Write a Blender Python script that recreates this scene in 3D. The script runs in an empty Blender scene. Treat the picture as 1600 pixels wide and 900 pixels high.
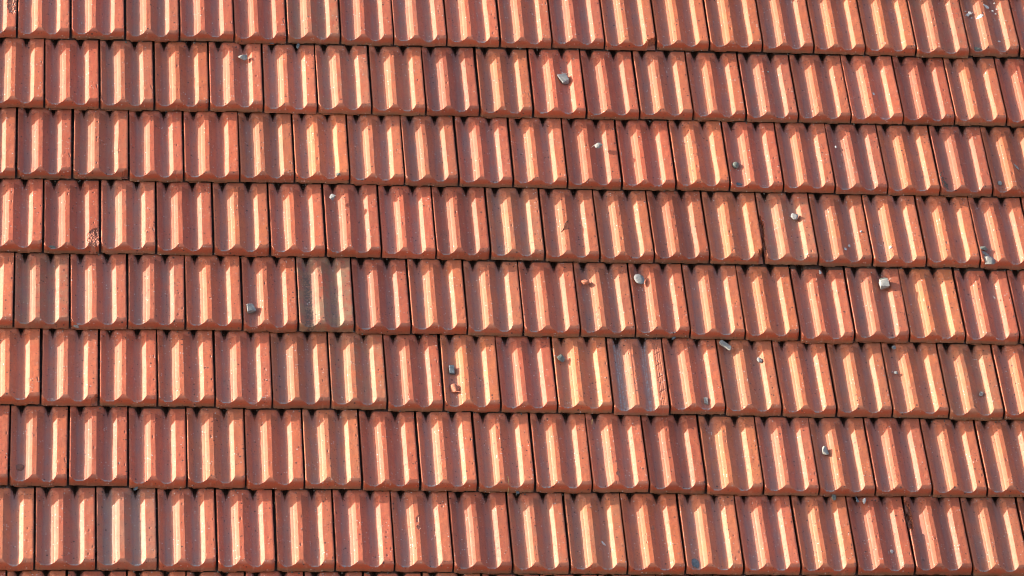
import bpy, bmesh, math, random
from mathutils import Vector, Matrix, noise

random.seed(7)
scene = bpy.context.scene
COL = scene.collection
R = math.radians

# ------------------------------------------------------------------ camera, sky, sun, exposure
PITCH = R(42)                                    # slope of the roof
ROOF_AT = Vector((0.0, 0.0, 7.0))
ROOF = Matrix.Translation(ROOF_AT) @ Matrix.Rotation(PITCH, 4, 'X')

cam_data = bpy.data.cameras.new('camera')
cam = bpy.data.objects.new('camera', cam_data)
COL.objects.link(cam)
cam_data.sensor_width = 36
cam_data.lens = 142.755
cam_data.clip_start = 0.5
cam_data.clip_end = 3000
cr, cu, cb = (Vector((0.99290266, -0.05961489, 0.10290957)), Vector((-0.01576472, 0.79168761, 0.61072269)),
              Vector((-0.11788039, -0.60801052, 0.78512892)))
cam_local = Matrix(((cr.x, cu.x, cb.x, -1.8432), (cr.y, cu.y, cb.y, -8.81633), (cr.z, cu.z, cb.z, 11.44071), (0, 0, 0, 1)))
cam.matrix_world = ROOF @ cam_local
scene.camera = cam

SUN_ROOF = Vector((-3.7, 1.52, .66)).normalized()   # towards the sun, in the roof's own axes (right, up the slope, out)
SUN = (ROOF.to_3x3() @ SUN_ROOF).normalized()
sun_data = bpy.data.lights.new('sun', 'SUN')
sun_data.energy = 4.8
sun_data.angle = R(0.5)
sun_data.color = (1.0, 0.925, 0.81)
sun = bpy.data.objects.new('sun', sun_data)
COL.objects.link(sun)
sun.location = (-10, 0, 20)
sun.rotation_euler = SUN.to_track_quat('Z', 'Y').to_euler()

world = bpy.data.worlds.new('World')
scene.world = world
world.use_nodes = True
wn, wl = world.node_tree.nodes, world.node_tree.links
bg = wn['Background']
sky = wn.new('ShaderNodeTexSky')
sky.sky_type = 'NISHITA'
sky.sun_disc = False
sky.sun_elevation = math.asin(SUN.z)
sky.sun_rotation = math.atan2(SUN.x, SUN.y)
wl.new(sky.outputs[0], bg.inputs[0])
sky.dust_density = 4.0
bg.inputs[1].default_value = 0.125

scene.view_settings.view_transform = 'Standard'
scene.view_settings.look = 'None'
scene.view_settings.exposure = 1.20
scene.view_settings.gamma = 1.0
scene.cycles.filter_width = 1.05

# ------------------------------------------------------------------ node helpers
def new_mat(name):
    m = bpy.data.materials.new(name)
    m.use_nodes = True
    nt = m.node_tree
    return m, nt.nodes, nt.links, nt.nodes['Principled BSDF']

def mathn(N, L, op, a, b=None, c=None, clamp=False):
    n = N.new('ShaderNodeMath'); n.operation = op; n.use_clamp = clamp
    for i, v in enumerate((a, b, c)):
        if v is None: continue
        if isinstance(v, (int, float)): n.inputs[i].default_value = v
        else: L.new(v, n.inputs[i])
    return n.outputs[0]

def mixc(N, L, fac, a, b, mode='MIX'):
    n = N.new('ShaderNodeMix'); n.data_type = 'RGBA'; n.blend_type = mode
    for s, v in ((n.inputs['Factor'], fac), (n.inputs['A'], a), (n.inputs['B'], b)):
        pass
    fs = [i for i in n.inputs if i.name == 'Factor' and i.type == 'VALUE'][0]
    As = [i for i in n.inputs if i.name == 'A' and i.type == 'RGBA'][0]
    Bs = [i for i in n.inputs if i.name == 'B' and i.type == 'RGBA'][0]
    for s, v in ((fs, fac), (As, a), (Bs, b)):
        if isinstance(v, (int, float)): s.default_value = v
        elif isinstance(v, tuple): s.default_value = (*v, 1) if len(v) == 3 else v
        else: L.new(v, s)
    return [o for o in n.outputs if o.type == 'RGBA'][0]

def ramp(N, L, src, p0, p1, v0=0.0, v1=1.0):
    n = N.new('ShaderNodeMapRange'); n.clamp = True
    n.inputs['From Min'].default_value = p0; n.inputs['From Max'].default_value = p1
    n.inputs['To Min'].default_value = v0; n.inputs['To Max'].default_value = v1
    L.new(src, n.inputs['Value'])
    return n.outputs[0]

def noisen(N, L, vec, scale, detail=3, rough=.55):
    n = N.new('ShaderNodeTexNoise'); n.inputs['Scale'].default_value = scale
    n.inputs['Detail'].default_value = detail; n.inputs['Roughness'].default_value = rough
    L.new(vec, n.inputs['Vector'])
    return n.outputs['Fac']

# ------------------------------------------------------------------ fired clay
def clay_material():
    m, N, L, P = new_mat('fired_clay')
    tc = N.new('ShaderNodeTexCoord'); oi = N.new('ShaderNodeObjectInfo')
    off = N.new('ShaderNodeVectorMath'); off.operation = 'MULTIPLY_ADD'
    comb = N.new('ShaderNodeCombineXYZ')
    for i in range(3): L.new(oi.outputs['Random'], comb.inputs[i])
    L.new(comb.outputs[0], off.inputs[0]); off.inputs[1].default_value = (37.1, 91.7, 53.3)
    L.new(tc.outputs['Object'], off.inputs[2])
    V = off.outputs[0]
    st = N.new('ShaderNodeMapping'); st.inputs['Scale'].default_value = (1, .12, 1); L.new(V, st.inputs['Vector'])
    VS = st.outputs[0]
    def attr(name, kind='GEOMETRY'):
        a = N.new('ShaderNodeAttribute'); a.attribute_type = kind; a.attribute_name = name
        return a.outputs['Fac']
    trough, lip, face, broken, edge = [attr(a) for a in ('trough', 'lip', 'face', 'broken', 'edge')]
    stain, grey, warm, bright, damp = [attr(a, 'OBJECT') for a in ('stain', 'grey', 'warm', 'bright', 'damp')]
    big = noisen(N, L, V, 14, 4)
    med = noisen(N, L, V, 60, 4)
    fine = noisen(N, L, V, 420, 3, .7)
    streak = noisen(N, L, VS, 90, 3, .6)
    base = mixc(N, L, warm, (.56, .100, .042), (.60, .158, .046))
    base = mixc(N, L, ramp(N, L, big, .35, .68), base, mixc(N, L, .5, base, (.40, .070, .038)))
    base = mixc(N, L, ramp(N, L, streak, .42, .62, 0, .4), base, (.60, .165, .072))
    base = mixc(N, L, ramp(N, L, med, .5, .72, 0, .35), base, (.36, .080, .04))
    # lip face: glow of bounced light painted in as a redder colour; brownish algae band along the bottom edge
    base = mixc(N, L, mathn(N, L, 'MULTIPLY', face, .92), base, (.47, .062, .016))
    band = mathn(N, L, 'MULTIPLY', attr('band'), mathn(N, L, 'MULTIPLY', damp, ramp(N, L, noisen(N, L, V, 45, 4), .22, .46)), clamp=True)
    base = mixc(N, L, mathn(N, L, 'MULTIPLY', band, .85), base, (.19, .105, .05))
    # dust settled along the troughs, worst where the water leaves the tile
    dn = ramp(N, L, mathn(N, L, 'ADD', mathn(N, L, 'MULTIPLY', big, .5), mathn(N, L, 'MULTIPLY', streak, .5)), .3, .62, .25, 1)
    dust = mathn(N, L, 'MULTIPLY', mathn(N, L, 'MULTIPLY', trough, dn), mathn(N, L, 'ADD', .42, grey), clamp=True)
    base = mixc(N, L, dust, base, (.255, .15, .15))
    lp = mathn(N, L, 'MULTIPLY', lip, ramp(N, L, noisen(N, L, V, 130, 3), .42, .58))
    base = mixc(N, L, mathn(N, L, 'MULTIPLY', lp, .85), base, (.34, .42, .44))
    # yellow grey weathering on a few tiles
    sn = mathn(N, L, 'MULTIPLY', stain, ramp(N, L, noisen(N, L, V, 24, 5, .65), .36, .6), clamp=True)
    base = mixc(N, L, mathn(N, L, 'MULTIPLY', sn, .88), base, (.34, .21, .115))
    lich = mathn(N, L, 'MULTIPLY', mathn(N, L, 'SUBTRACT', stain, .62), ramp(N, L, noisen(N, L, V, 110, 5, .85), .46, .53, 0, 3), clamp=True)
    base = mixc(N, L, mathn(N, L, 'MULTIPLY', lich, attr('patch')), base, (.045, .05, .05))
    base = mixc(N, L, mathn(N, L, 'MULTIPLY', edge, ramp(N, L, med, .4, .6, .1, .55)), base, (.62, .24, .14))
    base = mixc(N, L, mathn(N, L, 'MULTIPLY', broken, ramp(N, L, fine, .35, .65, .5, 1)), base, (.50, .19, .115))
    base = mixc(N, L, mathn(N, L, 'MULTIPLY', mathn(N, L, 'MULTIPLY', grey, .30), ramp(N, L, big, .3, .6, .4, 1)), base, (.36, .25, .20))
    base = mixc(N, L, ramp(N, L, attr('soot'), .15, .6), base, (.035, .022, .018))  # near-black: shade painted under laps and in pockets, dirt on joint flanks
    spot = ramp(N, L, noisen(N, L, V, 36, 5, .7), .64, .72)
    base = mixc(N, L, mathn(N, L, 'MULTIPLY', spot, .55), base, (.20, .11, .075))
    # grain, pits and pale grains
    base = mixc(N, L, ramp(N, L, fine, .42, .62, 0, .38), base, mixc(N, L, .55, base, (.68, .29, .125)))
    base = mixc(N, L, ramp(N, L, noisen(N, L, V, 230, 4, .7), .5, .66, 0, .45), base, (.33, .10, .065))
    def dots(scale, radius, keep):
        v = N.new('ShaderNodeTexVoronoi'); v.inputs['Scale'].default_value = scale; L.new(V, v.inputs['Vector'])
        w = N.new('ShaderNodeSeparateColor'); L.new(v.outputs['Color'], w.inputs[0])
        a = mathn(N, L, 'MULTIPLY', w.outputs[1], radius)
        d = mathn(N, L, 'LESS_THAN', v.outputs['Distance'], a)
        return mathn(N, L, 'MULTIPLY', d, mathn(N, L, 'LESS_THAN', w.outputs[0], keep))
    pits = mathn(N, L, 'ADD', dots(80, .30, .16), dots(170, .36, .16), clamp=True)
    base = mixc(N, L, mathn(N, L, 'MULTIPLY', pits, .85), base, (.06, .03, .025))
    grains = mathn(N, L, 'MULTIPLY', dots(130, .34, .34), ramp(N, L, noisen(N, L, V, 30, 3), .47, .55))
    base = mixc(N, L, mathn(N, L, 'MULTIPLY', grains, .75), base, (.68, .58, .52))
    hsv = N.new('ShaderNodeHueSaturation'); L.new(base, hsv.inputs['Color']); L.new(bright, hsv.inputs['Value'])
    L.new(hsv.outputs[0], P.inputs['Base Color'])
    rr = ramp(N, L, med, .3, .7, .48, .66)
    L.new(rr, P.inputs['Roughness'])
    P.inputs['Specular IOR Level'].default_value = .55
    h = mathn(N, L, 'ADD', mathn(N, L, 'MULTIPLY', fine, .25), mathn(N, L, 'MULTIPLY', med, .8))
    h = mathn(N, L, 'ADD', h, mathn(N, L, 'MULTIPLY', streak, .35))
    h = mathn(N, L, 'SUBTRACT', h, mathn(N, L, 'MULTIPLY', pits, .5))
    b = N.new('ShaderNodeBump'); b.inputs['Strength'].default_value = .55; b.inputs['Distance'].default_value = .0011
    L.new(h, b.inputs['Height']); L.new(b.outputs[0], P.inputs['Normal'])
    return m

def rough_material(name, c1, c2, scale=90, rough=.85, bump=.5, dist=.001):
    m, N, L, P = new_mat(name)
    tc = N.new('ShaderNodeTexCoord')
    a = noisen(N, L, tc.outputs['Object'], scale, 5, .65)
    b2 = noisen(N, L, tc.outputs['Object'], scale * 4, 3, .6)
    f = mathn(N, L, 'ADD', mathn(N, L, 'MULTIPLY', a, .6), mathn(N, L, 'MULTIPLY', b2, .4))
    c = mixc(N, L, ramp(N, L, f, .38, .62), c1, c2)
    L.new(c, P.inputs['Base Color']); P.inputs['Roughness'].default_value = rough
    b = N.new('ShaderNodeBump'); b.inputs['Strength'].default_value = bump; b.inputs['Distance'].default_value = dist
    L.new(f, b.inputs['Height']); L.new(b.outputs[0], P.inputs['Normal'])
    return m

CLAY = clay_material()
BATTEN = rough_material('weathered_batten_wood', (.12, .075, .045), (.2, .135, .085), 30)
FELT = rough_material('dark_roofing_felt', (.018, .017, .016), (.035, .032, .03), 60)
GROUND = rough_material('grey_gravel_ground', (.16, .15, .13), (.26, .24, .21), 2.5)

# ------------------------------------------------------------------ one tile as a height field
W, E, LT = 0.2, 0.3386, 0.414                    # cover width, exposed length, whole length
HC, HT = 0.0360, 0.0180                          # thickness at the ribs and in the troughs
TILT = math.atan((HC + .0072) / E)
PROF = [(0, .62), (.008, .80), (.024, .80), (.060, .52), (.122, .05), (.150, 0), (.212, 0), (.236, .05), (.296, .43), (.312, .50), (.330, .68), (.384, 1), (.464, 1),
        (.608, .05), (.636, 0), (.694, 0), (.716, .05), (.765, .42), (.775, .56), (.822, 1), (.976, 1), (.99, .97), (1.0, .9)]
FRONT = [(0, 0), (.0015, .006), (.0035, .0155), (.0050, .0205), (.0068, .0255), (.0090, .0290), (.0125, .0318), (.0175, .0345), (.0215, .0362), (.03, .042)]

def lerp_table(t, x):
    if x <= t[0][0]: return t[0][1]
    for (a, b), (c, d) in zip(t, t[1:]):
        if x <= c: return b + (d - b) * (x - a) / (c - a)
    return t[-1][1]

def smooth(a, b, x):
    x = max(0, min(1, (x - a) / (b - a)))
    return x * x * (3 - 2 * x)

def surface(x, s, seed, opt):
    """height of the top face; x 0..1 across, s metres up from the foot; returns z and the mask values"""
    wob = noise.noise(Vector((x * 2.3, s * 9, seed * 7.7))) * .007
    p = lerp_table(PROF, min(1, max(0, x + wob * (.02 < x < .97))))
    pocket = 0
    k = smooth(E - .024, E - .004, s)
    p2 = 1 - (1 - p) ** (1 + 6 * k)            # ribs swell towards the head of the tile
    z = HT + (HC - HT) * p2
    # wedge-shaped pocket running out of each trough below the tile above
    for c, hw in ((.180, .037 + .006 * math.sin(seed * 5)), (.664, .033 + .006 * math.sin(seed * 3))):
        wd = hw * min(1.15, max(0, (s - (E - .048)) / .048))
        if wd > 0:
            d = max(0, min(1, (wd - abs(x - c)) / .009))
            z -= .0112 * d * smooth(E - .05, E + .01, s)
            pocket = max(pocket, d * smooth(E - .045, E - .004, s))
    z += .0007 * noise.noise(Vector((x * 5, s * 22, seed * 3.1))) + .00035 * noise.noise(Vector((x * 16, s * 70, seed * 5.3)))
    m = dict(trough=0, lip=0, face=0, broken=0, edge=0, band=0, patch=0, soot=0)
    m['soot'] = max(smooth(E - .0022, E + .0028, s), opt.get('sooty', .24) * pocket)  # painted shade: gap line under the lap and the trough pockets
    m['trough'] = smooth(.42, .0, p) + .12 * smooth(1, .4, p)
    streaks = 0
    if opt.get('grooves'):
        g = smooth(.23, .27, x) * smooth(.47, .44, x)
        z += g * .0007 * (abs(((x * 44 + .25 * math.sin(s * 9)) % 2) - 1) - .5)
        for gx, ph, wd in ((.868, 0, .007), (.905, 2, .006), (.945, 4, .007)):
            z -= .0014 * smooth(wd * .8, wd * .25, abs(x - gx - .006 * math.sin(s * 21 + ph))) * (s > .02)
        if .85 < x < .96:
            for cs in (.085, .155, .215, .27):
                z -= .0012 * smooth(.0030, .0010, abs(s - cs - (x - .9) * .14))
        for gx, wd in ((.135, .020), (.190, .012), (.215, .006), (.650, .012), (.685, .014)):
            streaks = max(streaks, smooth(wd, wd * .3, abs(x - gx - .008 * math.sin(s * 17 + gx * 40))))
        m['streak'] = streaks
    # foot
    s2 = s
    cl, crr = opt.get('corner', (.005, .002))
    dl, dr = x * W, (1 - x) * W
    s2 -= cl * max(0, 1 - dl / .012) ** 2 + crr * max(0, 1 - dr / .012) ** 2
    s2 += .0007 * noise.noise(Vector((x * 9, seed * 2.7, 1.5)))
    zf = lerp_table(FRONT, max(0, s2) * opt.get('lean', 1))
    if zf < z:
        m['face'] = smooth(.0325, .027, zf)
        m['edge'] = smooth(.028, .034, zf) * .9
        m['trough'] *= .3
        m['band'] = smooth(.016, .007, zf)
        z = zf
    else:
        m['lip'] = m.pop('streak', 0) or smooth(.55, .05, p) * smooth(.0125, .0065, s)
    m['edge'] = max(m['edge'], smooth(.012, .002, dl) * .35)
    if opt.get('patch'):
        m['patch'] = smooth(.12, .05, abs(x - .2)) * smooth(.34, .22, s) + .4 * smooth(.1, .03, abs(x - .66)) * smooth(.3, .1, s)
    for (cx, cs, rx, rs, depth) in opt.get('nicks', ()):
        q = math.hypot((x - cx) / rx, (s - cs) / rs)
        if q < 1:
            k3 = smooth(1, .3, q); z -= depth * k3; m['broken'] = max(m['broken'], .7 * k3)
    # chips, spalls and broken corners: ellipses in (x, s) that drop the surface to a rough floor
    for (cx, cs, rx, rs, depth) in opt.get('chips', ()):
        q = math.hypot((x - cx) / rx, (s - cs) / rs) + .38 * noise.noise(Vector((x * 24, s * 95, seed + 9))) + .2 * noise.noise(Vector((x * 60, s * 240, seed + 4)))
        if q < 1:
            k2 = smooth(1, .86, q)
            rough = .0028 * noise.noise(Vector((x * 30, s * 150, seed + 2))) + .0015 * noise.noise(Vector((x * 80, s * 400, seed)))
            z = max(.002, z - k2 * (depth + rough * (depth > .003)))
            m['broken'] = max(m['broken'], k2)
            m['face'] *= 1 - k2; m['edge'] *= 1 - k2; m['band'] *= 1 - k2
    return z, m

def axis_x(fine):
    if fine == 'coarse': return [0, .012, .03, .12, .16, .205, .24, .384, .464, .6, .64, .69, .72, .822, .976, 1.0]
    pts = sorted(set([p for p, _ in PROF] + [i / (110 if fine else 90) for i in range((110 if fine else 90) + 1)]))
    out = [pts[0]]
    for p in pts[1:]:
        if p - out[-1] > .004: out.append(p)
    out[-1] = 1.0
    return out

def axis_s(fine):
    if fine == 'coarse': return [0, .0015, .0035, .006, .009, .0135, .02, .03, .12, .22, .285, .31, .325, E - .003, E + .004, LT]
    out, s = [], 0.0
    while s < .0255: out.append(s); s += .0013 if not fine else .0009
    step = .005 if not fine else .0024
    while s < E - .08: out.append(s); s += step
    step = .0025 if not fine else .0024
    while s < E + .012: out.append(s); s += step
    while s < LT - .01: out.append(s); s += .02
    out.append(LT)
    return out

def tile_mesh(seed, **opt):
    fine = 'coarse' if opt.get('coarse') else bool(opt.get('chips') or opt.get('grooves'))
    X, S = axis_x(fine), axis_s(fine)
    nx, ns = len(X), len(S)
    w = W * .974
    nr = random.Random(seed * 13 + 1)
    opt.setdefault('nicks', [(nr.choice((.384, .464, .822, .97, .10, .43, .9)) + nr.uniform(-.008, .008), nr.uniform(.02, .33), nr.uniform(.010, .026), nr.uniform(.002, .008), nr.uniform(.0008, .0022)) for _ in range(9)]
                   + [(nr.uniform(0, 1), nr.uniform(.002, .016), nr.uniform(.012, .03), nr.uniform(.002, .005), .002) for _ in range(4)])
    verts, masks, faces = [], [], []
    wl_ = [.0006 * noise.noise(Vector((s * 25, seed * 1.3, .7))) for s in S]
    wr_ = [.0006 * noise.noise(Vector((s * 25, seed * 1.9, 5.7))) for s in S]
    ribs = opt.get('ribs', .0026)
    for j, s in enumerate(S):
        for i, x in enumerate(X):
            z, m = surface(x, s, seed, opt)
            px = x * w + wl_[j] * (1 - x) ** 3 + wr_[j] * x ** 3
            if i in (0, nx - 1) and s < .02:      # rounded foot corners seen from the front
                pass
            py = s
            if j == 0:
                rib = max(smooth(.06, .1, x) * smooth(.33, .29, x), smooth(.53, .57, x) * smooth(.80, .76, x))
                z = -ribs * rib + .0012 * noise.noise(Vector((x * 12, seed, 3.3)))
                py = .0022 * noise.noise(Vector((x * 9, seed * 1.7, 8.1))) + .001 * noise.noise(Vector((x * 40, seed * 1.7, 2.1)))
                m['band'] = 1; m['face'] = 1
                for (cx, cs, rx, rs, depth) in opt.get('chips', ()):
                    if cs < rs and depth > .02 and abs(x - cx) < rx * .9: py += .006; z = .001
            verts.append((px, py, z)); masks.append(m)
    for j in range(ns - 1):
        for i in range(nx - 1):
            a = j * nx + i
            faces.append((a, a + 1, a + nx + 1, a + nx))
    def add(v, m=None):
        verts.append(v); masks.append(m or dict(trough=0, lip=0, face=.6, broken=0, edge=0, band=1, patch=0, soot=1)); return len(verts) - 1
    # under side, a few millimetres of skirt on both flanks and the head
    lb = [add((verts[j * nx][0] + .0005, S[j], 0.0)) for j in range(ns)]
    rb = [add((verts[j * nx + nx - 1][0] - .0005, S[j], 0.0)) for j in range(ns)]
    for j in range(ns - 1):
        faces.append((j * nx, (j + 1) * nx, lb[j + 1], lb[j]))
        faces.append(((j + 1) * nx + nx - 1, j * nx + nx - 1, rb[j], rb[j + 1]))
        faces.append((lb[j], lb[j + 1], rb[j + 1], rb[j]))
    faces.append(tuple((ns - 1) * nx + i for i in range(nx)) + (rb[-1], lb[-1]))
    faces.append((lb[0], rb[0]) + tuple(nx - 1 - i for i in range(nx)))
    # the interlocking flange that runs under the neighbour on the left
    x0, x1, y0, y1, z0, z1 = -.017, .004, .079, LT - .03, -.0075, -.0012
    b = [add(v) for v in ((x0, y0, z0), (x1, y0, z0), (x1, y1, z0), (x0, y1, z0), (x0, y0, z1), (x1, y0, z1), (x1, y1, z1), (x0, y1, z1))]
    for f in ((0, 3, 2, 1), (4, 5, 6, 7), (0, 1, 5, 4), (1, 2, 6, 5), (2, 3, 7, 6), (3, 0, 4, 7)): faces.append(tuple(b[k] for k in f))
    me = bpy.data.meshes.new('roof_tile')
    me.from_pydata(verts, [], faces)
    me.update()
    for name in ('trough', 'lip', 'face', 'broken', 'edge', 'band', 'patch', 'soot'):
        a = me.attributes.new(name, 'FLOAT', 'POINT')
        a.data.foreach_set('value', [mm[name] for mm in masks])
    me.polygons.foreach_set('use_smooth', [True] * len(me.polygons))
    me.set_sharp_from_angle(angle=R(15))
    me.materials.append(CLAY)
    return me

CORNERS = (((.005, .002), .0026, 1.0), ((.003, .001), .0010, 1.08), ((.007, .004), .0030, .92), ((.004, .002), .0, 1.0),
           ((.006, .009), .0034, .90), ((.0045, .0015), .0022, 1.14), ((.010, .003), .0040, .96))
COMMON = [tile_mesh(11 + k, corner=CORNERS[k % 7][0], ribs=CORNERS[k % 7][1] * 1.5, sooty=.1 + .05 * (k * 5 % 7), lean=CORNERS[k % 7][2]) for k in range(14)]

# ------------------------------------------------------------------ the roof
def empty(name, parent=None):
    o = bpy.data.objects.new(name, None); COL.objects.link(o); o.empty_display_size = .2
    if parent: o.parent = parent
    return o

def mesh_obj(name, verts, faces, mat, parent=None):
    me = bpy.data.meshes.new(name); me.from_pydata(verts, [], faces); me.update(); me.materials.append(mat)
    o = bpy.data.objects.new(name, me); COL.objects.link(o)
    if parent: o.parent = parent
    return o

def box(name, x0, x1, y0, y1, z0, z1, mat, parent=None):
    v = [(x0, y0, z0), (x1, y0, z0), (x1, y1, z0), (x0, y1, z0), (x0, y0, z1), (x1, y0, z1), (x1, y1, z1), (x0, y1, z1)]
    return mesh_obj(name, v, [(0, 3, 2, 1), (4, 5, 6, 7), (0, 1, 5, 4), (1, 2, 6, 5), (2, 3, 7, 6), (3, 0, 4, 7)], mat, parent)

roof = empty('tiled_roof')
roof.matrix_world = ROOF
roof['label'] = 'sunlit pitched roof laid in staggered rows of orange-red ribbed clay tiles'
roof['category'] = 'roof'

# left foot corner of every tile, measured along each course: (seams, foot at the left end, foot at the right end)
COURSES = [
    ([-2.2 + .2 * k for k in range(22)], 1.513, 1.537),
    ([-1.9067, -1.7085, -1.5062, -1.3044, -1.102, -0.906, -0.704, -0.5051, -0.3049, -0.1041, 0.0938, 0.293, 0.4913, 0.6947, 0.8975, 1.0948, 1.294, 1.49, 1.6966, 1.8951], 1.178, 1.1972),
    ([-1.8018, -1.6002, -1.4003, -1.1986, -1.0009, -0.801, -0.6001, -0.3994, -0.1997, 0.0004, 0.2002, 0.4004, 0.6007, 0.8017, 1.0009, 1.2007, 1.3999, 1.5972, 1.7964], 0.8415, 0.8494),
    ([-1.8993, -1.6973, -1.4946, -1.296, -1.0943, -0.8944, -0.6938, -0.4926, -0.2954, -0.0941, 0.1056, 0.307, 0.5079, 0.7094, 0.908, 1.1036, 1.2998, 1.4978, 1.6965], 0.5075, 0.5082),
    ([-1.7994, -1.5976, -1.3975, -1.1945, -0.9912, -0.7914, -0.591, -0.3945, -0.1974, 0.0003, 0.201, 0.4, 0.6025, 0.8047, 1.0037, 1.2041, 1.4051, 1.6056], 0.1687, 0.17),
    ([-1.8994, -1.702, -1.5006, -1.2985, -1.0958, -0.9003, -0.7001, -0.4995, -0.2986, -0.0983, 0.105, 0.3043, 0.5008, 0.701, 0.8987, 1.0999, 1.3001, 1.5045, 1.7048], -0.1683, -0.176),
    ([-1.8011, -1.6011, -1.3978, -1.1982, -0.9998, -0.7961, -0.5986, -0.3998, -0.1997, 0.0015, 0.1966, 0.3996, 0.5982, 0.7997, 0.9969, 1.1979, 1.4014, 1.6009], -0.5013, -0.5151),
    ([-1.9056, -1.7041, -1.4998, -1.2991, -1.0982, -0.898, -0.6997, -0.4986, -0.299, -0.0987, 0.1, 0.2989, 0.4993, 0.7011, 0.8963, 1.0965, 1.298, 1.4955], -0.8413, -0.8514),
    ([-1.8132, -1.6087, -1.4018, -1.2021, -1.003, -0.8018, -0.6014, -0.4006, -0.1991, -0.0014, 0.1959, 0.3972, 0.5981, 0.7981, 0.9948, 1.1967, 1.3992], -1.1858, -1.1814),
    ([-2.106 + .2 * k for k in range(20)], -1.523, -1.523),
    ([-2.006 + .2 * k for k in range(19)], -1.861, -1.861),
]
# what sets a single tile apart: key (course, index of its left seam) -> options; masks: stain, grey, warm, bright
SPECIAL = {
    (1, -1): dict(mesh=dict(seed=31, chips=[(.93, .15, .10, .055, .0038)]), label='tile with its crust flaked off along the right rib'),
    (1, 10): dict(),
    (1, 11): dict(mesh=dict(seed=33, chips=[(1.0, .0, .19, .034, .03)]), label='tile with its lower right corner knocked off'),
    (4, 0): dict(mesh=dict(seed=34, chips=[(.90, .045, .115, .048, .0032), (.97, .075, .05, .025, .004)]), label='tile with the lower end of its right rib spalled away'),
    (3, 1): dict(mesh=dict(seed=35, chips=[(1.0, .0, .12, .018, .03)]), stain=.25, label='tile with a chipped lower right corner'),
    (6, 0): dict(mesh=dict(seed=36, chips=[(1.0, .0, .10, .022, .03)]), stain=.1),
    (4, 12): dict(mesh=dict(seed=37, chips=[(1.03, .015, .13, .04, .03)])),
    (4, 13): dict(mesh=dict(seed=38, chips=[(0.0, .16, .06, .06, .022), (0.0, .07, .04, .06, .02)]), stain=.5, label='yellowed tile with its left edge broken away'),
    (8, 15): dict(mesh=dict(seed=39, chips=[(0.0, .27, .10, .04, .012), (.02, .22, .07, .045, .016)]), label='tile with a long bite out of its upper left edge'),
    (8, 10): dict(mesh=dict(seed=40, chips=[(.52, .19, .03, .012, .003)])),
    (8, 6): dict(mesh=dict(seed=41, chips=[(.44, .205, .028, .013, .0025), (.45, .17, .03, .010, .0025)]), label='tile with two flakes lost from its middle rib'),
    (7, 10): dict(mesh=dict(seed=42, chips=[(.47, .055, .035, .013, .003)])),
    (5, 14): dict(drop=.009, stain=.1), (6, 10): dict(drop=.006, mesh=dict(seed=43, grooves=True, corner=(.002, .001), ribs=0, lean=1.15), grey=.75, bright=1.06, warm=.7, label='grooved tile with grey streaks and cracks on its right rib'),
    (5, 5): dict(mesh=dict(seed=44, patch=True, ribs=.002), stain=1.0, grey=.45, bright=.9, label='yellow grey weathered tile with dark lichen in its trough'),
    (5, 0): dict(stain=.55, grey=.3), (1, 5): dict(stain=.5, grey=.2), (2, 5): dict(stain=.4, grey=.2),
    (2, 6): dict(stain=.25), (6, 5): dict(stain=.5), (8, 1): dict(stain=.35, grey=.9, warm=.3, bright=.98, label='greyish tile with a pale right rib'),
    (2, 1): dict(stain=.2), (1, 17): dict(stain=.45, drop=.008), (7, 8): dict(stain=.2, grey=.15), (6, 9): dict(warm=.9), (6, 16): dict(stain=.45),
    (6, 14): dict(stain=.2, warm=.8), (8, 8): dict(stain=.3, grey=.2), (8, 11): dict(stain=.15, grey=.25), (8, 16): dict(stain=.2, grey=.3, bright=.9),
    (4, 8): dict(stain=.3, warm=.8), (7, 12): dict(stain=.12, warm=1), (1, 9): dict(stain=.15), (5, 13): dict(warm=.8), (6, 11): dict(bright=1.06),
    (6, 1): dict(stain=.12), (7, 5): dict(warm=.8, bright=1.04), (1, 3): dict(warm=.0, bright=.97), (6, 13): dict(bright=1.05, warm=.7),
}
FEET = []
for r, (seams, yl, yr) in enumerate(COURSES):
    seams = list(seams)
    shift = 0
    while seams[0] > -2.35: seams.insert(0, seams[0] - .2005); shift += 1
    while seams[-1] < 2.35: seams.append(seams[-1] + .2005)
    xa, xb = COURSES[r][0][0], COURSES[r][0][-1]
    slope = (yr - yl) / (xb - xa)
    FEET.append((yl - slope * xa, slope))
    for i in range(len(seams) - 1):
        idx = i - shift
        sp = SPECIAL.get((r, idx), {})
        rnd = random.Random(r * 101 + idx * 7 + 3)
        if 'mesh' in sp:
            md = dict(sp['mesh']); sd = md.pop('seed'); me = tile_mesh(sd, **md)
        else: me = COMMON[rnd.randrange(len(COMMON))]
        o = bpy.data.objects.new('roof_tile', me)
        COL.objects.link(o); o.parent = roof
        gap = .0026 + .0021 * rnd.random()
        x0 = seams[i] + gap; wid = seams[i + 1] - seams[i] - 2 * gap
        o.scale = (wid / (W * .974), 1, 1)
        o.location = (x0, yl + slope * (seams[i] - xa) + rnd.uniform(-.0034, .0034) - sp.get('drop', 0), .0022 * rnd.random() ** 2 + .0012 * (idx % 2))
        o.rotation_euler = (-TILT + R(rnd.uniform(-.12, .12)), R(rnd.uniform(-.18, .18)), R(rnd.uniform(-.38, .38)))
        o['stain'] = float(sp.get('stain', max(0, rnd.gauss(.0, .13))))
        o['grey'] = float(sp.get('grey', rnd.uniform(0, .35)))
        right = min(1, max(0, (x0 + 1.9) / 3.8))
        o['warm'] = float(sp.get('warm', min(1, max(0, rnd.gauss(.15 + .35 * right, .33)))))
        o['bright'] = float(sp.get('bright', min(1.16, max(.78, rnd.gauss(.985, .09)))))
        o['damp'] = .35 + .75 * rnd.random() + .35 * right
        if 'label' in sp: o['label'] = sp['label']
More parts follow.
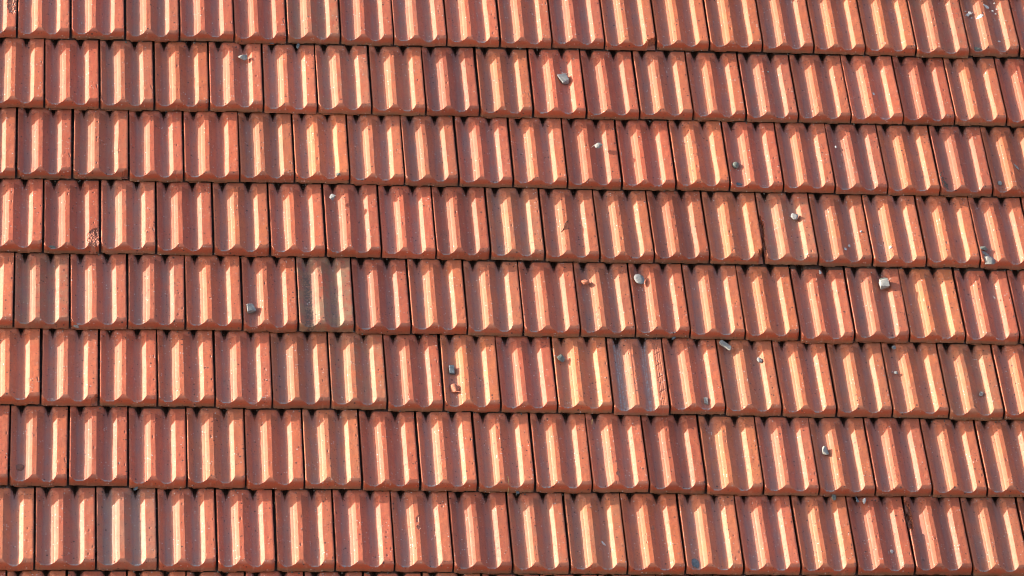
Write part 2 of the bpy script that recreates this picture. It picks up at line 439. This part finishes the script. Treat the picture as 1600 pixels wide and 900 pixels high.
# the same roof going on round the tiles built one by one: far outside the photograph, so joined into one piece
import numpy as np
CO = [tile_mesh(70 + k, coarse=True) for k in range(3)]
ATT = ('trough', 'lip', 'face', 'broken', 'edge', 'band', 'patch', 'soot')
cv, cf, ca = [], [], {a: [] for a in ATT}
base_n = 0
coarse = []
for me in CO:
    co = np.empty(len(me.vertices) * 3); me.vertices.foreach_get('co', co)
    at = {}
    for a in ATT:
        v = np.empty(len(me.vertices)); me.attributes[a].data.foreach_get('value', v); at[a] = v
    coarse.append((co.reshape(-1, 3), [tuple(p.vertices) for p in me.polygons], at))
for rr in range(-4, 15):
    inside = 0 <= rr < len(COURSES)
    yb = FEET[rr][0] if inside else (FEET[0][0] - .3386 * rr if rr < 0 else FEET[-1][0] - .3386 * (rr - len(COURSES) + 1))
    sl = FEET[rr][1] if inside else 0.0
    xs = [t.location.x for t in roof.children if inside and abs(t.location.y - (yb + sl * t.location.x)) < .03]
    lo, hi = (min(xs), max(xs) + .2) if xs else (0.1 * (rr % 2), 0.1 * (rr % 2))
    cols = [lo - .2005 * (k + 1) for k in range(int((lo + 5) / .2005))] + [hi + .2005 * k for k in range(int((5 - hi) / .2005))]
    for k, x in enumerate(cols):
        co, fs, at = coarse[(k * 7 + rr * 3) % 3]
        m = Matrix.Translation((x, yb + sl * x, 0)) @ Matrix.Rotation(-TILT, 4, 'X')
        A = np.array(m.to_3x3()); cv.append(co @ A.T + np.array(m.translation))
        cf += [tuple(q + base_n for q in f) for f in fs]; base_n += len(co)
        for a in ATT: ca[a].append(at[a])
me = bpy.data.meshes.new('outer_roof_tiles')
me.from_pydata(np.concatenate(cv).tolist(), [], cf); me.update(); me.materials.append(CLAY)
for a in ATT: me.attributes.new(a, 'FLOAT', 'POINT').data.foreach_set('value', np.concatenate(ca[a]))
outer = bpy.data.objects.new('outer_roof_tiles', me); COL.objects.link(outer); outer.parent = roof
outer['kind'] = 'stuff'; outer['bright'] = 1.0; outer['warm'] = .35; outer['damp'] = .6; outer['grey'] = .2; outer['stain'] = 0.0
for m_ in CO: bpy.data.meshes.remove(m_)

for y in [f[0] for f in FEET]:
    yb = y + LT - .05
    box('batten', -5.0, 5.0, yb, yb + .045, -.0975, -.0555, BATTEN, roof)
box('roofing_felt', -5.1, 5.1, -3.25, 3.25, -.103, -.0990, FELT, roof)
PLASTER = rough_material('cream_plaster', (.55, .50, .42), (.62, .57, .48), 6)
hw = []
for y, z in ((-3.05, None), (3.05, None)):
    p = ROOF @ Vector((0, y, -.16)); hw += [(p.y, p.z)]
(y0, z0), (y1, z1) = hw
house = mesh_obj('house_wall', [(-4.9, y0, 0), (4.9, y0, 0), (4.9, y1, 0), (-4.9, y1, 0), (-4.9, y0, z0), (4.9, y0, z0), (4.9, y1, z1), (-4.9, y1, z1)],
                 [(0, 1, 5, 4), (1, 2, 6, 5), (2, 3, 7, 6), (3, 0, 4, 7), (4, 5, 6, 7)], PLASTER)
house['kind'] = 'structure'

ground = mesh_obj('ground', [(-1500, -1500, 0), (1500, -1500, 0), (1500, 1500, 0), (-1500, 1500, 0)], [(0, 1, 2, 3)], GROUND)
ground['kind'] = 'structure'

# ------------------------------------------------------------------ things lying on the tiles
from mathutils.bvhtree import BVHTree
bpy.context.view_layer.update()
TREES = {}
def tile_tree(o):
    if o.data.name not in TREES:
        me = o.data
        TREES[me.name] = BVHTree.FromPolygons([v.co[:] for v in me.vertices], [p.vertices[:] for p in me.polygons])
    return TREES[o.data.name]
TILES = [(o, o.matrix_local.copy(), o.matrix_local.inverted()) for o in roof.children if o.name.startswith('roof_tile')]
def surf(x, y):
    """highest tile point and its normal over (x, y), both in the roof's own axes"""
    best, bn = -1, Vector((0, 0, 1))
    for o, m, mi in TILES:
        if not (-.03 < x - m.translation.x < .24 and -.02 < y - m.translation.y < .43): continue
        a = mi @ Vector((x, y, .3)); d = (mi.to_3x3() @ Vector((0, 0, -1))).normalized()
        hit, n, _, _ = tile_tree(o).ray_cast(a, d)
        if hit is not None:
            h = m @ hit
            if h.z > best: best, bn = h.z, (m.to_3x3() @ n).normalized()
    if best < 0: best = 0.0
    return Vector((x, y, best)), bn

GREY = rough_material('grey_mortar', (.14, .14, .14), (.33, .325, .315), 120)
PALE = rough_material('pale_mortar', (.19, .185, .17), (.40, .385, .35), 140)
BLUE = rough_material('blue_grey_slate', (.075, .095, .11), (.17, .205, .23), 110)
OLIVE = rough_material('grey_green_stone', (.11, .12, .10), (.22, .235, .20), 90)
RED = rough_material('broken_clay', (.42, .13, .075), (.55, .21, .12), 130)
DARKRED = rough_material('sooty_clay', (.16, .07, .055), (.26, .11, .08), 110)  # clay colour darkened to paint a shard lying in shade
WHITE = rough_material('white_lime', (.42, .41, .39), (.70, .68, .64), 150)
DIRT = rough_material('joint_dirt', (.07, .055, .04), (.20, .17, .13), 150)
TWIG = rough_material('dry_twig', (.04, .02, .012), (.07, .035, .02), 200)
STRAW = rough_material('dry_straw', (.5, .33, .12), (.65, .46, .2), 200)

def finish(o, label, cat, group=None):
    o['label'] = label; o['category'] = cat
    if group: o['group'] = group
    return o

def ico():
    t = (1 + 5 ** .5) / 2
    v = [Vector(p).normalized() for p in ((-1, t, 0), (1, t, 0), (-1, -t, 0), (1, -t, 0), (0, -1, t), (0, 1, t), (0, -1, -t), (0, 1, -t), (t, 0, -1), (t, 0, 1), (-t, 0, -1), (-t, 0, 1))]
    f = [(0, 11, 5), (0, 5, 1), (0, 1, 7), (0, 7, 10), (0, 10, 11), (1, 5, 9), (5, 11, 4), (11, 10, 2), (10, 7, 6), (7, 1, 8), (3, 9, 4), (3, 4, 2), (3, 2, 6), (3, 6, 8), (3, 8, 9), (4, 9, 5), (2, 4, 11), (6, 2, 10), (8, 6, 7), (9, 8, 1)]
    return v, f
def refine(v, f):
    v = list(v); mid = {}; out = []
    def mp(a, b):
        k = (min(a, b), max(a, b))
        if k not in mid: v.append(((v[a] + v[b]) / 2).normalized()); mid[k] = len(v) - 1
        return mid[k]
    for a, b, c in f:
        x, y, z = mp(a, b), mp(b, c), mp(c, a); out += [(a, x, z), (b, y, x), (c, z, y), (x, y, z)]
    return v, out
ICO0 = ico(); ICO2 = refine(*refine(*ICO0))

def stone(name, mat, x, y, lx, ly, h, label, cat='stone', seed=0, kind='chunk', turn=None, group=None, lift=0.0):
    """a lump lx by ly by h metres resting on the tile surface at (x, y) of the roof"""
    rnd = random.Random(seed * 17 + 5)
    base, n = surf(x, y)
    if kind == 'round':
        V, F = ICO2
        pts = [Vector((q.x * lx / 2, q.y * ly / 2, q.z * h / 2)) * (1 + .16 * noise.noise(q * 1.4 + Vector((seed * 3.1, 0, 0))) + .04 * noise.noise(q * 5)) for q in V]
    else:
        raw = []
        if kind == 'box':
            for sx in (-1, 1):
                for sy in (-1, 1):
                    for sz in (-1, 1): raw.append(Vector((sx * rnd.uniform(.55, .95), sy * rnd.uniform(.55, .95), sz * rnd.uniform(.5, .95))))
            raw += [Vector((rnd.uniform(-.9, .9), rnd.choice((-1, 1)) * .98, rnd.uniform(-.4, .6))) for _ in range(2)]
        else:
            for _ in range(17):
                raw.append(Vector((rnd.gauss(0, 1), rnd.gauss(0, 1), rnd.gauss(0, .8))).normalized() * rnd.uniform(.8, 1.06))
        bm = bmesh.new()
        for q in raw: bm.verts.new((q.x * lx / 2, q.y * ly / 2, q.z * h / 2))
        res = bmesh.ops.convex_hull(bm, input=bm.verts[:])
        bmesh.ops.delete(bm, geom=[g for g in res['geom_interior'] if isinstance(g, bmesh.types.BMVert)], context='VERTS')
        bmesh.ops.bevel(bm, geom=bm.edges[:], offset=min(lx, ly, h) * .05, segments=1, affect='EDGES')
        bmesh.ops.triangulate(bm, faces=bm.faces[:])
        bmesh.ops.subdivide_edges(bm, edges=bm.edges[:], cuts=1, use_grid_fill=True)
        for v in bm.verts: v.co *= 1 + .07 * noise.noise(v.co * (9 / max(lx, ly)) + Vector((seed, 0, 0)))
        bm.verts.index_update(); bm.faces.index_update()
        pts = [v.co.copy() for v in bm.verts]
        F = [tuple(v.index for v in f.verts) for f in bm.faces]
        bm.free()
    a = rnd.uniform(0, 6.28) if turn is None else R(turn)
    n = (n + Vector((0, 0, 1.2))).normalized()
    xa = (Vector((1, 0, 0)) - n * n.x).normalized(); ya = n.cross(xa)
    rot = Matrix((xa, ya, n)).transposed() @ Matrix.Rotation(a, 3, 'Z')
    low = min(p.z for p in pts)
    me = bpy.data.meshes.new(name)
    me.from_pydata([tuple(p - Vector((0, 0, low + h * .12))) for p in pts], [], F)
    me.update(); me.materials.append(mat)
    if kind == 'round': me.polygons.foreach_set('use_smooth', [True] * len(me.polygons))
    o = bpy.data.objects.new(name, me); COL.objects.link(o)
    o.matrix_world = ROOF @ (Matrix.Translation(base + n * lift) @ rot.to_4x4())
    return finish(o, label, cat, group)

PX = 1 / 420.0                                   # metres to a photograph pixel on this roof, for the sizes below
def st(name, mat, x, y, wpx, hpx, label, **k):
    th = k.pop('th', .62)
    return stone(name, mat, x, y, wpx * PX, hpx * PX * 1.15, min(wpx, hpx) * PX * th, label, seed=int(abs(x * 997 + y * 131)) , turn=k.pop('turn', 0), **k)

st('pebble', PALE, -1.0682, 1.106, 17, 14, 'pale flat pebble in the second row, nearest the upper left corner of the roof')
st('pebble', GREY, .1274, 1.03, 17, 19, 'smooth grey pebble in a trough of the second row, highest stone near the middle', kind='box', turn=25)
st('mortar_lump', PALE, .2332, .692, 17, 10, 'small pale mortar lump lying crosswise in the third row', kind='chunk', turn=10)
st('pebble', OLIVE, .7411, .6247, 11, 11, 'round grey green pebble in the third row above a blue grey chip', kind='round')
st('slate_chip', BLUE, .7446, .530, 10, 8, 'small blue grey chip at the lower lip of a tile in the third row', cat='stone chip', th=.3)
st('pebble', GREY, -.7588, .4263, 11, 13, 'small whitish grey pebble against a left tile edge in the fourth row', kind='chunk')
st('pebble', GREY, .9424, .3903, 15, 15, 'angular grey pebble in the fourth row just right of the broken tile edge', th=.7)
st('mortar_lump', PALE, 1.641, .190, 24, 20, 'largest crumbled mortar lump low in the fourth row near the right edge', cat='mortar', turn=15)
st('mortar_lump', GREY, 1.629, .222, 20, 9, 'thin mortar slab just above the largest crumbled lump in the fourth row', cat='mortar', turn=-25, lift=.001)
st('mortar_lump', OLIVE, 1.624, .246, 16, 11, 'topmost small mortar lump above the thin slab in the fourth row', cat='mortar')
st('pebble', GREY, .3394, .090, 15, 18, 'smooth oval grey pebble in the fifth row right of an orange clay shard', kind='round', turn=20, th=.3)
st('clay_shard', RED, .1399, .0765, 12, 13, 'little orange clay shard in the fifth row left of an oval grey pebble', cat='clay shard', turn=30, th=.8)
st('mortar_lump', PALE, 1.2404, .083, 17, 15, 'pale mortar lump with a darker crust in the fifth row on the right', cat='mortar', kind='box', turn=5)
st('mortar_lump', OLIVE, 1.2404, .108, 16, 6, 'dark crust leaning on the pale mortar lump in the fifth row', cat='mortar', turn=8)
st('pebble', GREY, -1.0674, -.0822, 15, 15, 'blocky grey pebble on the left in the fifth row left of the weathered tile', kind='box', turn=12, th=.8)
st('pebble', BLUE, -.3614, -.3307, 11, 14, 'square blue grey pebble in the sixth row above a clay shard', kind='box', turn=-4)
st('clay_shard', RED, -.3578, -.4192, 15, 18, 'pointed orange clay shard in the sixth row below a square grey pebble', cat='clay shard', th=.8, turn=10)
st('slate_chip', OLIVE, .0282, -.2681, 13, 17, 'dark grey green chip in the sixth row one tile left of the grooved tile', cat='stone chip', turn=25, th=.4)
st('slate_strip', PALE, .6263, -.204, 25, 8, 'long thin pale strip bridging a tile joint at the top of the sixth row', cat='stone chip', kind='box', turn=-36, th=.4, lift=.003)
st('pebble', GREY, .7451, -.2641, 10, 11, 'small light grey pebble in the sixth row below the long thin strip on its right', turn=30)
st('pebble', PALE, .5321, -.4619, 8, 13, 'small upright pale pebble low in the sixth row right of the grooved tile', kind='box', turn=0)
st('pebble', PALE, 1.5322, -.4081, 9, 10, 'small whitish pebble in the sixth row nearest the right edge of the roof', kind='chunk', turn=-30)
st('pebble', GREY, 1.2361, -.3142, 8, 6, 'tiny grey pebble in the sixth row below another tiny one', turn=-20)
st('pebble', GREY, 1.2401, -.2016, 8, 7, 'tiny grey pebble under the lip at the top of the sixth row on the right', turn=10)
st('mortar_lump', PALE, .9376, -.6639, 14, 18, 'rough pale mortar lump in the seventh row, only stone of that row on the right', cat='mortar', turn=5, th=.7)
st('clay_shard', DARKRED, -1.8677, -.7721, 16, 14, 'dark flat heart-shaped clay shard in the seventh row at the left edge', cat='clay shard', th=.3, turn=-10)
st('slate_chip', BLUE, .4324, -1.1498, 13, 18, 'flat blue grey chip at the foot of a tile in the bottom row', cat='stone chip', th=.25, turn=25)
st('mortar_splinter', WHITE, .1238, -1.0616, 4, 10, 'short white splinter lying in a trough of the bottom row near the middle', cat='mortar splinter', turn=35)
st('mortar_lump', WHITE, 1.0562, -.8705, 6, 12, 'small white elongated lump at the head of a bottom-row tile on the right', cat='mortar', turn=-15)
st('slate_chip', BLUE, 1.0310, -.866, 6, 14, 'narrow blue grey chip beside the white lump at the head of the bottom row', cat='stone chip', turn=5)
st('mortar_lump', WHITE, 1.1259, -1.0882, 7, 7, 'tiny white crumb in the lower half of the bottom row on the right', cat='mortar')
st('pebble', WHITE, 1.6371, .0255, 5, 6, 'tiny whitish pebble in the fifth row near the right edge of the roof')
st('slate_chip', BLUE, -.8634, 1.168, 7, 13, 'upright blue slate chip under the top row of tiles on the left', cat='stone chip', turn=-10, th=.3)
st('slate_chip', BLUE, -.9612, 1.1795, 9, 5, 'small flat blue slate chip under the top row, left of an upright one', cat='stone chip', th=.3)
st('slate_chip', BLUE, .4441, -.1724, 8, 5, 'small blue chip wedged in the joint above the sixth row right of the grooved tile', cat='stone chip', turn=30)
st('slate_chip', BLUE, -.1593, -.852, 7, 6, 'small blue chip wedged in the joint above the bottom row beside a yellow straw', cat='stone chip')
st('slate_chip', BLUE, -1.471, -.850, 9, 6, 'small blue chip wedged in the joint above the bottom row at far left', cat='stone chip')
st('mortar_lump', OLIVE, 1.7333, 1.215, 15, 9, 'grey green mortar crumbs under the top row at the right edge', cat='mortar', turn=-10)
st('mortar_lump', OLIVE, .95, -.858, 9, 10, 'olive lump in the joint above the bottom row on the right', cat='mortar')
st('mortar_lump', OLIVE, -.7363, .528, 9, 6, 'small olive crumb wedged in the joint above the fourth row', cat='mortar')
st('mortar_lump', OLIVE, -1.7675, .181, 12, 5, 'flat grey green crumb wedged in the joint above the fifth row at far left', cat='mortar')
st('mortar_lump', PALE, -1.6784, -.166, 13, 5, 'flat pale crumb wedged in the joint above the sixth row at far left', cat='mortar')
st('mortar_lump', WHITE, 1.1305, .7308, 4, 5, 'tiny white fleck in the third row on the right', cat='mortar')
st('mortar_lump', PALE, 1.73, .5603, 7, 8, 'round pale crumb low in the third row near the right edge', cat='mortar', kind='round', th=.4)
st('mortar_splinter', PALE, 1.8043, .6438, 5, 14, 'pale sliver on a rib of the third row at the right edge', cat='mortar splinter', turn=35, th=.4)
st('mortar_lump', WHITE, 1.3013, .9838, 6, 5, 'small white fleck in a trough of the second row on the right', cat='mortar', turn=-30, th=.4)
st('mortar_lump', WHITE, 1.1765, .3168, 4, 4, 'tiny white fleck high in the fourth row on the right', cat='mortar')
st('mortar_lump', WHITE, 1.128, .2565, 6, 5, 'small white fleck above another low in the fourth row', cat='mortar', turn=-30, th=.4)
st('mortar_lump', WHITE, 1.1079, .2298, 7, 5, 'lowest of the white flecks in the middle trough of a fourth-row tile', cat='mortar', turn=-35, th=.4)
st('mortar_lump', WHITE, 1.2754, .2371, 6, 6, 'bright white fleck on a middle rib low in the fourth row', cat='mortar', th=.4)
st('mortar_lump', WHITE, 1.0077, .1377, 5, 7, 'small white fleck at the head of the fifth row on the right', cat='mortar', turn=10, th=.4)
st('mortar_lump', GREY, .9103, 1.0946, 4, 4, 'tiny pale fleck on a rib of the second row right of the middle', cat='mortar')

def blobs(name, mat, items, label, cat, seed=1):
    """thin dried splashes lying on the tiles; items = (x, y, half width, half length, turn)"""
    verts, faces = [], []
    for (x, y, a, b, t) in items:
        n = 12; c0, nn = surf(x, y); top = len(verts)
        rim = []
        for k in range(n):
            th = 2 * math.pi * k / n
            rr_ = 1 + .35 * noise.noise(Vector((math.cos(th) * 1.5 + x * 40, math.sin(th) * 1.5, seed)))
            u, v = a * rr_ * math.cos(th), b * rr_ * math.sin(th)
            px, py = x + u * math.cos(t) - v * math.sin(t), y + u * math.sin(t) + v * math.cos(t)
            rim.append(surf(px, py)[0])
        verts.append(tuple(c0 + Vector((0, 0, .0014))))
        for p in rim: verts.append(tuple(c0.lerp(p, .8) + Vector((0, 0, .0012))))
        for p in rim: verts.append(tuple(p - Vector((0, 0, .0006))))
        for k in range(n):
            k2 = (k + 1) % n
            faces.append((top, top + 1 + k, top + 1 + k2))
            faces.append((top + 1 + k, top + 1 + n + k, top + 1 + n + k2, top + 1 + k2))
    o = mesh_obj(name, verts, faces, mat)
    o.matrix_world = ROOF
    return finish(o, label, cat)
q = PX
SPL = [(1.7321, 1.418, 3 * q, 3.5 * q, .3, 'bluish white dropping above a paler one on the second last tile of the top row'),
       (1.722, 1.408, 4 * q, 3 * q, 1, 'grey white dropping farthest left in the splatter on the top row'),
       (1.7686, 1.394, 6 * q, 4 * q, .4, 'brightest and largest white dropping, on the middle rib of a top-row tile'),
       (1.80, 1.452, 3 * q, 6 * q, .8, 'slanting elongated white dropping highest in the splatter on the top row'),
       (1.8237, 1.265, 2.6 * q, 2 * q, .3, 'lone small white dropping low on the top row below the splatter')]
for x, y, a, b, t, lab in SPL:
    blobs('bird_dropping', WHITE, [(x, y, a, b, t)], lab, 'bird dropping')
specks = blobs('lime_specks', WHITE, [(1.715, 1.425, 1.5 * q, 1 * q, 0), (1.756, 1.388, 1.5 * q, 1.5 * q, 0), (1.822, 1.43, 2 * q, 1.5 * q, 0), (1.832, 1.415, 1.6 * q, 1.2 * q, 0),
    (1.84, 1.44, 1.2 * q, 1.6 * q, 0), (1.735, 1.392, 1.3 * q, 1 * q, 0), (1.835, 1.47, 1.3 * q, 1.3 * q, 0), (1.71, 1.40, 1 * q, 1.2 * q, 0)], 'fine white specks around the droppings on the top row', 'specks')
specks['kind'] = 'stuff'; del specks['category']

def stalk(name, mat, pts, rad, label, cat='twig'):
    """a thin stem through roof points (x, y, clearance)"""
    P = [surf(x, y)[0] + Vector((0, 0, c)) for x, y, c in pts]
    verts, faces = [], []
    for i, p in enumerate(P):
        d = (P[min(i + 1, len(P) - 1)] - P[max(i - 1, 0)]).normalized()
        a = d.cross(Vector((0, 0, 1))).normalized(); b = a.cross(d)
        r_ = rad * (1 - .5 * i / len(P))
        for k in range(6): verts.append(tuple(p + a * r_ * math.cos(k * math.pi / 3) + b * r_ * math.sin(k * math.pi / 3)))
    for i in range(len(P) - 1):
        for k in range(6): faces.append((i * 6 + k, i * 6 + (k + 1) % 6, i * 6 + 6 + (k + 1) % 6, i * 6 + 6 + k))
    faces += [tuple(range(5, -1, -1)), tuple(len(verts) - 6 + k for k in range(6))]
    o = mesh_obj(name, verts, faces, mat); o.matrix_world = ROOF
    return finish(o, label, cat)
stalk('twig', TWIG, [(.097, .345, .002), (.090, .338, .002), (.083, .322, .002), (.078, .306, .002), (.073, .296, .0015), (.066, .290, .0015)],   .0017, 'thin curved brown twig lying across a rib in the fourth row')
stalk('straw', STRAW, [(-.1935, -.800, .002), (-.1915, -.825, .004), (-.193, -.845, .006), (-.1945, -.862, .004)], .0012, 'short yellow straw sticking up at the joint above the bottom row', 'straw')
stalk('straw', STRAW, [(.124, -.536, .002), (.122, -.545, .002), (.121, -.556, .001)], .0014, 'tiny yellow straw end in the joint above the seventh row', 'straw')

def crumbs(name, mat, spots, label=None):
    verts, faces = [], []
    V, F = ICO0
    rnd = random.Random(5)
    for (x, y, r_) in spots:
        c, n = surf(x, y); k = len(verts)
        sc_ = Vector((rnd.uniform(.6, 1.3), rnd.uniform(.6, 1.3), rnd.uniform(.35, .7)))
        for v in V:
            j = 1 + rnd.uniform(-.3, .2)
            verts.append(tuple(c + Vector((v.x * sc_.x, v.y * sc_.y, v.z * sc_.z)) * r_ * j))
        faces += [tuple(a + k for a in f) for f in F]
    o = mesh_obj(name, verts, faces, mat); o.matrix_world = ROOF
    o['kind'] = 'stuff'
    if label: o['label'] = label
    return o
rnd = random.Random(12)
spots = []
for _ in range(330):
    x = rnd.triangular(-2, 2, 1.6); y = rnd.uniform(-1.25, 1.5)
    spots.append((x, y, rnd.uniform(.0007, .0016)))
for cx, cy in ((1.13, .245), (1.75, 1.41), (1.0, .12), (1.25, -.3), (1.55, .55), (.75, .55), (.42, -1.1)):
    for _ in range(14): spots.append((rnd.gauss(cx, .05), rnd.gauss(cy, .05), rnd.uniform(.0008, .002)))
crumbs('mortar_grit', PALE, spots, 'pale mortar grit scattered over the tiles')
spots = []
for y0, sl in FEET[1:9]:
    for _ in range(26):
        x = rnd.uniform(-1.95, 1.95); spots.append((x, y0 + sl * x - rnd.uniform(.002, .012), rnd.uniform(.0015, .0045)))
for cx, cy, n in ((1.522, .545, 30), (1.515, .565, 22), (1.51, .59, 14)):     # debris packed into a lower left corner in the third row
    for _ in range(n): spots.append((rnd.gauss(cx, .006), rnd.gauss(cy, .010), rnd.uniform(.0015, .004)))
for _ in range(160):
    r_ = rnd.randrange(1, 9); seams = COURSES[r_][0]; x = seams[rnd.randrange(len(seams))]
    spots.append((x + rnd.uniform(-.003, .004), COURSES[r_][1] + rnd.uniform(.01, .31), rnd.uniform(.001, .0024)))
crumbs('joint_dirt', DIRT, spots, 'dark dirt and crumbs caught in the joints between the tiles')
